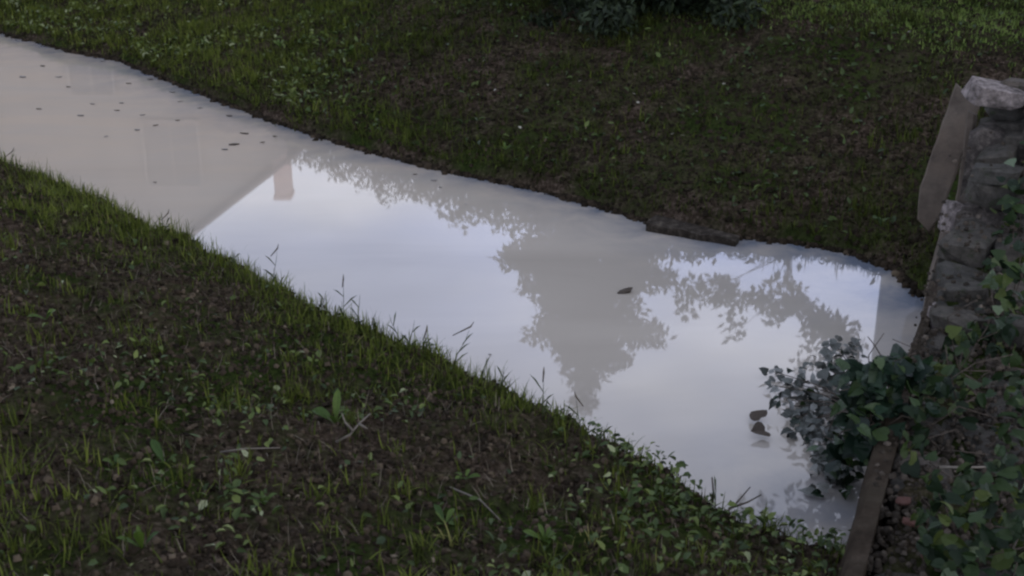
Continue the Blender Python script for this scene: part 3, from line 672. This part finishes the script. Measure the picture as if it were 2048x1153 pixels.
for a in [(92, 640, .5, .10, 3, 'small upright weed high at the left edge of the near bank'),
          (285, 1100, .6, .09, 4, 'bright green broad leaved weed near the bottom left corner'),
          (330, 930, .5, .09, 3, 'thin yellow green weed in the left part of the near bank'),
          (672, 850, .5, .12, 4, 'tall two bladed weed in the middle of the near bank beside pale forked twig'),
          (1090, 1085, .5, .07, 9, 'dense dark green weed tuft near the bottom centre'),
          (890, 1050, .5, .07, 6, 'yellow green weed rosette right of a bare patch at the lower centre'),
          (930, 960, .5, .06, 5, 'small pale rosette weed on bare soil of the near bank'),
          (230, 930, .5, .06, 4, 'low weed with flat leaves in the left of the near bank'),
          (1250, 1000, .4, .07, 6, 'leafy weed amid the ground cover below the waterline crest'),
          (530, 1010, .5, .06, 5, 'grey green weed rosette between the left weeds and the centre'),
          (640, 60, .3, .13, 9, 'bright yellow green weed high on the far bank above the chimney reflection'),
          (560, 95, .3, .10, 7, 'yellow green weed on the far bank left of the brightest one'),
          (700, 110, .3, .10, 7, 'pale leaved weed on the far bank below the brightest one'),
          (760, 170, .3, .08, 6, 'lone upright weed on the middle of the far bank'),
          (420, 95, .3, .09, 7, 'green weed at the upper left of the far bank over dark water edge'),
          (1010, 300, .2, .06, 5, 'small weed low on the far bank near the water in the centre'),
          (1570, 195, .4, .07, 5, 'small weed on the dark slope left of the leaning slab')]:
    weed(*a)
def stalk(px_, py_, hgt, lean, lab, grp, r_=.0016, head=False, mt='grassmat', z0=None):
    z = .3
    p = at(px_, py_, z)
    for _ in range(6): z = float(height(p[:1], p[1:2])[0]); p = at(px_, py_, z)
    if z0 is not None: p = at(px_, py_, z0)
    pts = [(0, 0, -.01), (lean * .2 * hgt, 0, hgt * .4), (lean * .55 * hgt, 0, hgt * .75), (lean * .7 * hgt, 0, hgt)]
    parts = [tube(pts, [r_, r_ * .8, r_ * .6, r_ * .3], 5)]
    root = empty('grass_stalk', p); tag(root, lab, 'grass stalk', grp)
    link('stem', pydata('stem', *parts[0], M['stalk'], True), root)
    nl = 3
    for k_ in range(nl):
        f0 = .15 + .25 * k_; a = random.uniform(0, 6.28); ln = hgt * random.uniform(.3, .5); b0 = Vector((lean * f0 * f0 * hgt, 0, hgt * f0))
        dr = Vector((math.cos(a), math.sin(a) * .5, random.uniform(.7, 1.3))).normalized()
        sd_ = dr.cross(Vector((0, 1, .2))).normalized() * .0026
        m_ = b0 + dr * ln * .6; e_ = b0 + dr * ln - Vector((0, 0, ln * .12))
        link('leaf', pydata('leaf', [b0 - sd_ * .5, b0 + sd_ * .5, m_ + sd_, m_ - sd_, e_], [(0, 1, 2, 3), (3, 2, 4)], M['stalk']), root)
    if head:
        vs, fs = tube([Vector(pts[-1]) - Vector((lean * .1, 0, .02)) , Vector(pts[-1]) + Vector((lean * .01, 0, .012)), Vector(pts[-1]) + Vector((lean * .03, 0, .03))], [.0016, .003, .001], 6)
        link('seed_head', pydata('seed_head', vs, fs, M['straw2'], True), root)
m = mat('stalk_green'); M['stalk'] = finish(m, (.03, .042, .012), .6, transl=.2)
m = mat('seed_head_brown'); M['straw2'] = finish(m, (.06, .048, .032), .8)
STK = [(545, 560, .16, .25), (560, 575, .12, -.2), (470, 525, .10, .1), (688, 625, .16, .05), (715, 640, .14, .15), (640, 610, .10, .4),
                          (905, 720, .15, .55), (800, 670, .12, -.4), (815, 690, .13, .3), (1085, 820, .15, .02), (1095, 830, .10, .25), (1000, 770, .10, .2),
                          (1165, 870, .15, -.2), (1190, 885, .10, .5), (1205, 888, .09, -.3), (330, 455, .10, .3), (220, 400, .09, -.2), (120, 345, .09, .3), (20, 320, .09, .4), (400, 500, .11, -.3),
                          (960, 755, .11, .3), (850, 700, .10, .1), (1245, 905, .08, .3), (1430, 1010, .12, -.05)]
XS = [a[0] for a in STK]
for k_, (px_, py_, hh_, le) in enumerate(STK):
    ORD = 'first second third fourth fifth sixth seventh eighth ninth tenth eleventh twelfth thirteenth fourteenth fifteenth sixteenth seventeenth eighteenth nineteenth twentieth twenty-first twenty-second twenty-third twenty-fourth'.split()
    rk = sorted(XS).index(px_); look = ('tall' if hh_ > .13 else 'short' if hh_ < .1 else 'thin') + (' seeding' if k_ % 3 == 0 else '')
    stalk(px_, py_ + 22, hh_, le, '%s grass stalk on the near bank crest, %s from the left%s' % (look, ORD[rk], ', leaning right' if le > .24 else ', leaning left' if le < -.15 else ''), 'grass stalks along the near bank crest', head=k_ % 3 == 0)
def twig(name, pts_px, r_, mt, lab, cat='twig'):
    """pts_px: list of polylines of (px, py, z-offset above ground or absolute if z given as ('a', z))"""
    first = None; parts = []
    for pl in pts_px:
        q_ = []
        for (a, b_, zo) in pl:
            z = .3; p = at(a, b_, z)
            for _ in range(6): z = max(0, float(height(p[:1], p[1:2])[0])) + zo; p = at(a, b_, z)
            q_.append(Vector(p))
        if first is None: first = q_[0]
        parts.append(tube([p - first for p in q_], [r_ * (1 - .5 * i_ / (len(q_) - 1)) for i_ in range(len(q_))], 6))
    vs, fs = join(parts); o = link(name, pydata(name, vs, fs, M[mt], True)); o.location = first; return tag(o, lab, cat)
twig('twig', [[(672, 885, .01), (700, 870, .03), (718, 848, .05), (740, 828, .07)], [(706, 862, .04), (690, 845, .05), (684, 828, .06)], [(718, 848, .05), (735, 858, .05)]], .004, 'paletwig',
     'pale dry forked twig lying on the near bank beside the tall weed')
twig('twig', [[(1440, 1035, .01), (1470, 1010, .05), (1500, 975, .10)], [(1465, 1015, .04), (1495, 1005, .07), (1522, 990, .09)]], .0035, 'twig',
     'thin dark forked twig reaching over the water at the lower end of the near bank')
twig('twig', [[(1425, 1010, .02), (1427, 985, .07), (1424, 955, .12)]], .004, 'twig', 'short upright dark twig beside the forked one at the water edge')
twig('twig', [[(1880, 935, .1), (1930, 936, .11), (1985, 934, .1)]], .005, 'paletwig', 'pale straight stick lying on the wall among the ivy')
twig('twig', [[(440, 905, .01), (490, 898, .02), (560, 896, .02)]], .003, 'paletwig', 'thin pale straw stick in the middle left of the near bank')
twig('twig', [[(900, 975, .01), (960, 1000, .03), (1000, 1040, .02)]], .003, 'paletwig', 'long thin bent straw stick at the lower centre of the near bank')

M['silt'] = finish(mat('silted_speck'), (.13, .12, .105), .7)
# ------------------------------------------------------------------ things on the water
def floater(px_, py_, s_, lab, grp, rz=None, z=.004):
    vs = [(x * (1 + random.gauss(0, .15)), y * (1 + random.gauss(0, .15)), .06 + random.gauss(0, .05)) for x, y in
          [(.5, 0), (.3, .22), (0, .3), (-.35, .2), (-.5, -.02), (-.25, -.25), (.1, -.28), (.35, -.18)]]
    vs = vs + [(x * .9, y * .9, -.1) for x, y, _ in vs] + [(0, 0, .16)]
    fs = [(i_, (i_ + 1) % 8, 16) for i_ in range(8)] + [(i_ + 8, (i_ + 1) % 8 + 8, (i_ + 1) % 8, i_) for i_ in range(8)]
    o = link('floating_leaf', pydata('floating_leaf', vs, fs, M['twig'])); p = at(px_, py_, 0); p[2] = z; o.location = p
    o.scale = (s_ * .8, s_ * .6, s_ * .25); o.rotation_euler = (0, 0, random.uniform(-.5, .5) if rz is None else rz); tag(o, lab, 'dead leaf', grp)
    if grp and random.random() < .65: o.data.materials[0] = M['silt']
grp = 'small dark specks floating on the milky water'
for (px_, py_, s_) in [(85, 133, .07), (118, 155, .06), (45, 155, .08), (78, 219, .05), (160, 232, .07), (235, 222, .05), (185, 209, .05), (300, 160, .07), (258, 168, .06), (345, 185, .06),
                       (360, 204, .05), (285, 231, .05), (310, 252, .05), (275, 261, .05), (243, 207, .06), (137, 175, .05), (212, 274, .04), (355, 242, .04), (525, 286, .04), (400, 217, .05),
                       (450, 300, .06), (550, 274, .04), (310, 366, .03), (195, 386, .04), (830, 350, .035), (868, 362, .05), (880, 376, .03), (932, 410, .022), (205, 105 + 18, .07), (460, 233, .06)]:
    floater(px_, py_, s_, 'small dark speck of leaf litter floating on the pale milky water', grp)
floater(490, 268, .075, 'dark leaf floating left of the chimney reflection, farther of a pair', None)
floater(468, 290, .085, 'dark leaf floating left of the chimney reflection, nearer of a pair', None)
floater(980, 711, .022, 'tiny dark seed floating close to the near bank grass in the centre', None)
# the curled leaf in the middle of the water
vs = [(-.5, -.12, .02), (-.1, -.26, .05), (.3, -.16, .10), (.48, .0, .26), (.3, .2, .20), (0, .22, .12), (-.3, .1, .08), (.12, -.02, .16), (-.5, -.12, -.05), (.3, -.1, -.05), (0, .14, -.05)]
fs = [(0, 1, 7, 6), (1, 2, 7), (2, 3, 4, 7), (7, 4, 5), (7, 5, 6), (0, 8, 9, 2, 1), (8, 10, 5, 6, 0), (2, 9, 10, 5, 4, 3)]
o = link('curled_leaf', pydata('curled_leaf', vs, fs, M['twig'])); o.location = at(1250, 584, .004); o.scale = (.075,) * 3; o.rotation_euler = (0, 0, .15)
tag(o, 'curled brown leaf floating alone in the middle of the water', 'dead leaf')
# little white flowers on the far bank
FL = []
for k_ in range(3):
    vs, fs = [(0, 0, .1)], []
    for j in range(10):
        a = 2 * math.pi * j / 10; rr = .5 if j % 2 else .28; vs.append((rr * math.cos(a), rr * math.sin(a), random.gauss(.05, .04)))
    fs = [(0, 1 + j, 1 + (j + 1) % 10) for j in range(10)]
    FL.append(pydata('flower', vs, fs, M['petal']))
for (px_, py_) in [(1095, 170), (1160, 162), (1268, 188), (1276, 205), (1345, 268), (1365, 271), (990, 180), (1210, 118), (855, 57), (1500, 70), (1750, 30), (1652, 86), (1393, 223), (1040, 255), (1705, 68),
                   (230, 45), (270, 38), (1818, 64), (968, 122), (1448, 168)]:
    p = at(px_, py_, .4)
    for _ in range(6): z = float(height(p[:1], p[1:2])[0]) + .03; p = at(px_, py_, z)
    rt = link('flower', random.choice(FL)); rt.location = p; rt.scale = (.024,) * 3; rt.rotation_euler = (.5, random.gauss(0, .3), random.uniform(0, 6))
    tag(rt, 'tiny pale flower dotted in the dark grass of the far bank', 'flower', 'tiny pale flowers on the far bank')

# ------------------------------------------------------------------ trees, shrubs and houses mirrored in the water
def crown_mesh(name, clumps, n_, size, mt, parent, vertical=False, elong=1.0):
    """leaves on and in ellipsoid clumps (centre, radii)"""
    vol = np.array([c[1][0] * c[1][1] * c[1][2] for c in clumps]) ** .66; idx = rng.choice(len(clumps), n_, p=vol / vol.sum())
    C_ = np.array([c[0] for c in clumps], float)[idx]; R_ = np.array([c[1] for c in clumps], float)[idx]
    d = rng.normal(0, 1, (n_, 3)); d /= np.linalg.norm(d, axis=1)[:, None]
    rr = rng.uniform(.35, 1.08, n_) ** .7
    pos = C_ + d * R_ * rr[:, None]
    T = [(0, 0, 0), (.26 / elong, .45, .05), (0, 1, 0), (-.26 / elong, .45, .05)]; f = [(0, 1, 2, 3)]
    Mx = rotz(rng.uniform(0, 6.28, n_)) @ rotx(rng.normal(0 if not vertical else -1.2, .8, n_)) @ roty(rng.normal(0, .6, n_))
    link(name, scatter(name, T, f, 4, pos, Mx, size * rng.uniform(.6, 1.3, n_), mt, rng.random(n_)), parent)
def tree(name, lab, cat, base, top, clumps, n_, size, mt, tr=.1, grp=None, **kw):
    base = np.array(base, float); base[2] = float(height(base[:1], base[1:2])[0]) - .02
    root = empty(name, base); tag(root, lab, cat, grp); b = base
    parts = [tube([(0, 0, -.1), (random.gauss(0, .03), 0, (top - b[2]) * .35), (random.gauss(0, .06), random.gauss(0, .05), (top - b[2]) * .7), (0, 0, (top - b[2]) * .93)], [tr, tr * .75, tr * .45, tr * .12], 8)]
    link('trunk', pydata('trunk', *parts[0], M['bark'], True), root)
    lp = []
    for c, r_ in (clumps[::5] if len(clumps) > 40 else clumps):
        e = np.array(c) - b; s = np.array([0, 0, max(.15, min(e[2] * .75, (top - b[2]) * .85))]); md = (s + e) / 2 + [0, 0, .06 * np.linalg.norm(e - s)]
        lp.append(tube([s, md, e], [tr * .25, tr * .13, tr * .05], 5))
    vs, fs = join(lp); link('branches', pydata('branches', vs, fs, M['bark'], True), root)
    crown_mesh('crown', [(np.array(c) - b, r_) for c, r_ in clumps], n_, size, mt, root, **kw)
    return root
# the dark evergreen at the top of the far bank: pointed, uneven tiers
D1 = 9.3
prof = [(800, 3, 3), (770, 16, 16), (745, 34, 55), (720, 45, 80), (700, 55, 75), (675, 105, 140), (650, 88, 110), (620, 100, 115), (590, 125, 140), (560, 140, 155), (530, 145, 175), (490, 155, 215), (450, 120, 260), (400, 110, 290), (340, 120, 300)]
cl = []
for (yy, l_, r_) in prof:
    for s_, e_ in ((-1, l_), (1, r_)):
        e_ *= random.uniform(.72, 1.12)
        nb = max(1, int(e_ / 22))
        for k_ in range(nb):
            xx = 1168 + s_ * e_ * (k_ + .6) / nb; rr_ = .03 + .05 * (1 - k_ / nb) + .0004 * e_
            c = mirr(xx, yy + random.uniform(-8, 8) - 12 * k_ / nb, D1 + random.gauss(0, .06 + .0009 * e_))
            cl.append((c, (rr_ * 1.25, rr_ * 1.6, rr_ * .8)))
bs = mirr(1168, 400, D1)
ev = tree('evergreen_tree', 'dark pointed evergreen standing above the far bank at the top centre', 'tree', bs, mirr(1168, 800, D1)[2], cl, 32000, .07, M['needle'], .07, elong=1.4)
# low dark shrub spreading to the right of it
c0 = at(1330, 40, .62)
cl = []
for k_ in range(16):
    xx = random.uniform(1150, 1500); yy_ = random.uniform(-40, 12)
    p = at(xx, yy_, .7); p[1] = 8.95 + random.uniform(-.15, .5); p[0] = (xx - 1024) / FPX * (p[1] * cp + 1.5 * sp); p[2] = random.uniform(.78, 1.05)
    cl.append((p, (.22, .25, .18)))
p0 = np.array([1.05, 9.15, .6])
tree('low_shrub', 'low dark spreading shrub overhanging the top of the far bank', 'shrub', p0, 1.1, cl, 5000, .06, M['needle'], .04)
# the airy young tree
D2 = 11.5; cl = []
for _ in range(64):
    t_ = random.random() ** .8; xx = 1345 + 370 * t_ ; yy_ = float(np.interp(xx, [1345, 1400, 1480, 1560, 1620, 1665, 1715], [612, 585, 592, 600, 622, 662, 700])) + random.gauss(0, 15)
    cl.append((mirr(xx, yy_, D2 + random.gauss(0, .3)), (.10, .13, .065)))
for xx, yy_ in [(1465, 640), (1475, 665), (1545, 640), (1640, 640), (1650, 665), (1700, 660), (1710, 690), (1680, 700), (1620, 690), (1640, 720), (1600, 730)]:
    cl.append((mirr(xx, yy_, D2 + random.gauss(0, .2)), (.10, .12, .10)))
tree('young_tree', 'airy young broadleaf tree beyond the lawn mirrored at the right of the water', 'tree', mirr(1590, 400, D2), mirr(1590, 640, D2)[2], cl, 1900, .085, M['treeleaf'], .025)
# row of trees behind
row = [(665, 332, 33, 1.8), (740, 356, 31, 2.0), (830, 395, 29, 2.0), (925, 420, 26, 1.9), (1010, 446, 24, 1.7), (1100, 465, 22, 1.7)]
for k_, (xx, yy_, d, r_) in enumerate(row):
    tp = mirr(xx, yy_, d); cl = []
    for _ in range(26):
        a = random.uniform(0, 6.28); rr = random.random() ** .5; h_ = random.random()
        wq = r_ * (1 - .25 * h_)
        cl.append(((tp[0] + wq * rr * math.cos(a), tp[1] + wq * rr * math.sin(a), 1.0 + (tp[2] - 1.6) * (h_ ** .8) + random.gauss(0, .12)), (.7, .7, .5)))
    for q_ in range(7): cl.append(((tp[0] + (q_ - 3) / 3.2 * r_ * .9, tp[1] + random.gauss(0, .3), tp[2] - .4 + .12 * (q_ - 3) / 3 + random.gauss(0, .07)), (.4, .5, .35)))
    tree('hedge_tree', ['leftmost', 'second from left', 'third from left', 'third from right', 'second from right', 'rightmost'][k_] + ' of the bushy trees in the row behind the far lawn', 'tree',
         (tp[0], tp[1], 0), tp[2], cl, 13000, .12, M['treeleaf'], .16, 'bushy trees in the row beyond the lawn')
# long hedge behind that row
ha, hb_ = mirr(606, 306, 36), mirr(1130, 438, 25); hroot = empty('garden_hedge', ((ha[0] + hb_[0]) / 2, (ha[1] + hb_[1]) / 2, .7)); tag(hroot, 'long dark hedge closing the garden behind the row of bushy trees', 'hedge'); b0 = np.array(hroot.location)
cl = []
for _ in range(240):
    q_ = ha + (hb_ - ha) * random.random(); cl.append((np.array([q_[0], q_[1] + random.gauss(0, .3), random.uniform(1.0, q_[2] - .45)]) - b0, (.6, .5, .45)))
for k_ in range(8):
    q_ = ha + (hb_ - ha) * (k_ + .5) / 8 - b0; vs, fs = tube([(q_[0], q_[1], -.1), (q_[0], q_[1], 1.5), (q_[0] + .1, q_[1], q_[2] - 1)], [.08, .06, .02], 6)
    link('trunk', pydata('trunk', vs, fs, M['bark'], True), hroot)
crown_mesh('crown', cl, 42000, .17, M['needle'], hroot)
# clipped hedge closing the garden to the right
hroot = empty('garden_hedge', (6, 13.8, .7)); tag(hroot, 'tall dense garden hedge beyond the lawn on the right', 'hedge')
cl = []
for _ in range(90):
    t_ = random.random(); xx = 1.2 + 8 * t_; cl.append(((xx - 6, random.gauss(0, .2) - .05 * t_, random.uniform(.2, 2.3)), (.5, .42, .4)))
for k_ in range(10):
    a = -4.4 + .85 * k_; vs, fs = tube([(a, 0, -.1), (a + .05, .05, 1.0), (a + .02, 0, 2.1)], [.05, .04, .015], 6)
    link('trunk', pydata('trunk', vs, fs, M['bark'], True), hroot)
crown_mesh('crown', cl, 24000, .11, M['treeleaf'], hroot)
# tall tree right of the wall whose crown arches over the lower end of the channel
D4 = 8.6; cl = []
for _ in range(34):
    xx = random.uniform(1470, 1800); yy_ = random.uniform(965, 1300) if xx > 1560 else random.uniform(1010, 1250)
    yy_ -= 50 * max(0, (xx - 1600) / 200)
    cl.append((mirr(xx, yy_, D4 + random.gauss(0, .3)), (.20, .24, .17)))
for _ in range(18):
    cl.append(((random.uniform(4.2, 6.6), random.uniform(8, 11), random.uniform(3.4, 6.2)), (.5, .5, .4)))
tree('tall_tree', 'tall broadleaf tree behind the wall with a branch arching over the channel', 'tree', (5.0, 8.9, 0), 6.4, cl, 7500, .10, M['treeleaf'], .14)

# gabled house
def windows(parent, spots, y, w_=1.0, h_=1.3, face=-1):
    for (x_, z_) in spots:
        fr = join([box(x_ - w_ / 2 - .07, x_ - w_ / 2, y - .06, y + .05, z_ - .07, z_ + h_ + .07), box(x_ + w_ / 2, x_ + w_ / 2 + .07, y - .06, y + .05, z_ - .07, z_ + h_ + .07),
                   box(x_ - w_ / 2, x_ + w_ / 2, y - .055, y + .05, z_ - .07, z_), box(x_ - w_ / 2, x_ + w_ / 2, y - .055, y + .05, z_ + h_, z_ + h_ + .07), box(x_ - .025, x_ + .025, y - .045, y + .02, z_, z_ + h_)])
        f_o = link('window', pydata('window', *fr, M['white']), parent)
        link('pane', pydata('pane', *box(x_ - w_ / 2, x_ + w_ / 2, y - .02, y + .01, z_, z_ + h_), M['glass']), f_o)
HD = 31.0
ev_r = mirr(606, 296, HD); rid = mirr(190, 615, HD)         # eave corner and a point on the verge line
slope = (mirr(385, 465, HD)[2] - mirr(530, 352, HD)[2]) / (mirr(530, 352, HD)[0] - mirr(385, 465, HD)[0])
x1 = ev_r[0]; z1 = mirr(530, 352, HD)[2] - slope * (x1 - mirr(530, 352, HD)[0]); half = 5.2; xm = x1 - half; x0 = x1 - 2 * half; zr = z1 + slope * half
hb = .75; house = empty('house', (xm, HD, hb)); tag(house, 'beige rendered house with steep gable and chimney beyond the far bank', 'house')
y0, y1 = 0, 11
e_ = half - .25
vs = [(-e_, y0, -.3), (e_, y0, -.3), (e_, y0, z1 - hb), (0, y0, zr - hb - .12), (-e_, y0, z1 - hb), (-e_, y1, -.3), (e_, y1, -.3), (e_, y1, z1 - hb), (0, y1, zr - hb - .12), (-e_, y1, z1 - hb)]
link('wall', pydata('wall', vs, [(0, 1, 2, 3, 4), (5, 9, 8, 7, 6), (1, 6, 7, 2), (0, 4, 9, 5), (2, 7, 8, 3), (4, 3, 8, 9)], M['plaster']), house)
for s in (-1, 1):
    vs = [(0, y0 - .3, zr - hb - .02), (s * (half + .02), y0 - .3, z1 - hb - .02), (s * (half + .02), y1 + .3, z1 - hb - .02), (0, y1 + .3, zr - hb - .02)]
    vs += [(v[0], v[1], v[2] + .09) for v in vs]
    link('roof', pydata('roof', vs, [(0, 1, 2, 3), (4, 7, 6, 5), (0, 4, 5, 1), (1, 5, 6, 2), (2, 6, 7, 3), (3, 7, 4, 0)], M['roof']), house)
c_l, c_r = mirr(549, 395, HD)[0] - xm, mirr(579, 395, HD)[0] - xm; ct = mirr(563, 394, HD)[2] - hb
vs, fs = join([box(c_l, c_r, .05, .6, z1 - hb, ct), box(c_l - .03, c_r + .03, .02, .63, ct + .002, ct + .1)])
ch = link('chimney', pydata('chimney', vs, fs, M['chimney']), house)
vs, fs = join([box((c_l + c_r) / 2 - .12, (c_l + c_r) / 2 + .1, .2, .45, ct + .104, ct + .16)])
link('chimney_pot', pydata('chimney_pot', vs, fs, M['roof']), ch)
windows(house, [(-2.9, .9), (.2, .9), (-2.9, 3.2), (.2, 3.2), (3.2, 3.2)], -.02)
windows(house, [(mirr(345, 300, HD)[0] - xm, 5.2)], -.02, 1.3, 1.6)
d_ = link('door', pydata('door', *box(2.7, 3.7, -.05, .03, .0, 2.1), M['door']), house)
link('handle', pydata('handle', *box(2.78, 2.84, -.11, -.052, 1.0, 1.06), M['white']), d_)
# grey house at the right
GX = mirr(1752, 640, 18.5)[0]
gh = empty('grey_house', (GX + 3, 15, .75)); tag(gh, 'tall grey plastered house behind the garden hedge on the right', 'house')
link('wall', pydata('wall', *box(-3, 3, 0, 3.5, -.3, 7.0), M['plaster2']), gh)
vs = [(-3.05, -.15, 7.002), (3.15, -.15, 7.002), (3.15, 3.6, 7.002), (-3.05, 3.6, 7.002), (-3.05, 1.75, 8.3), (3.15, 1.75, 8.3)]
link('roof', pydata('roof', vs, [(0, 1, 5, 4), (2, 3, 4, 5), (0, 4, 3), (1, 2, 5), (0, 3, 2, 1)], M['roof']), gh)
windows(gh, [(-1.5, 1), (1.3, 1), (-1.5, 4.2), (1.3, 4.2)], -.02)
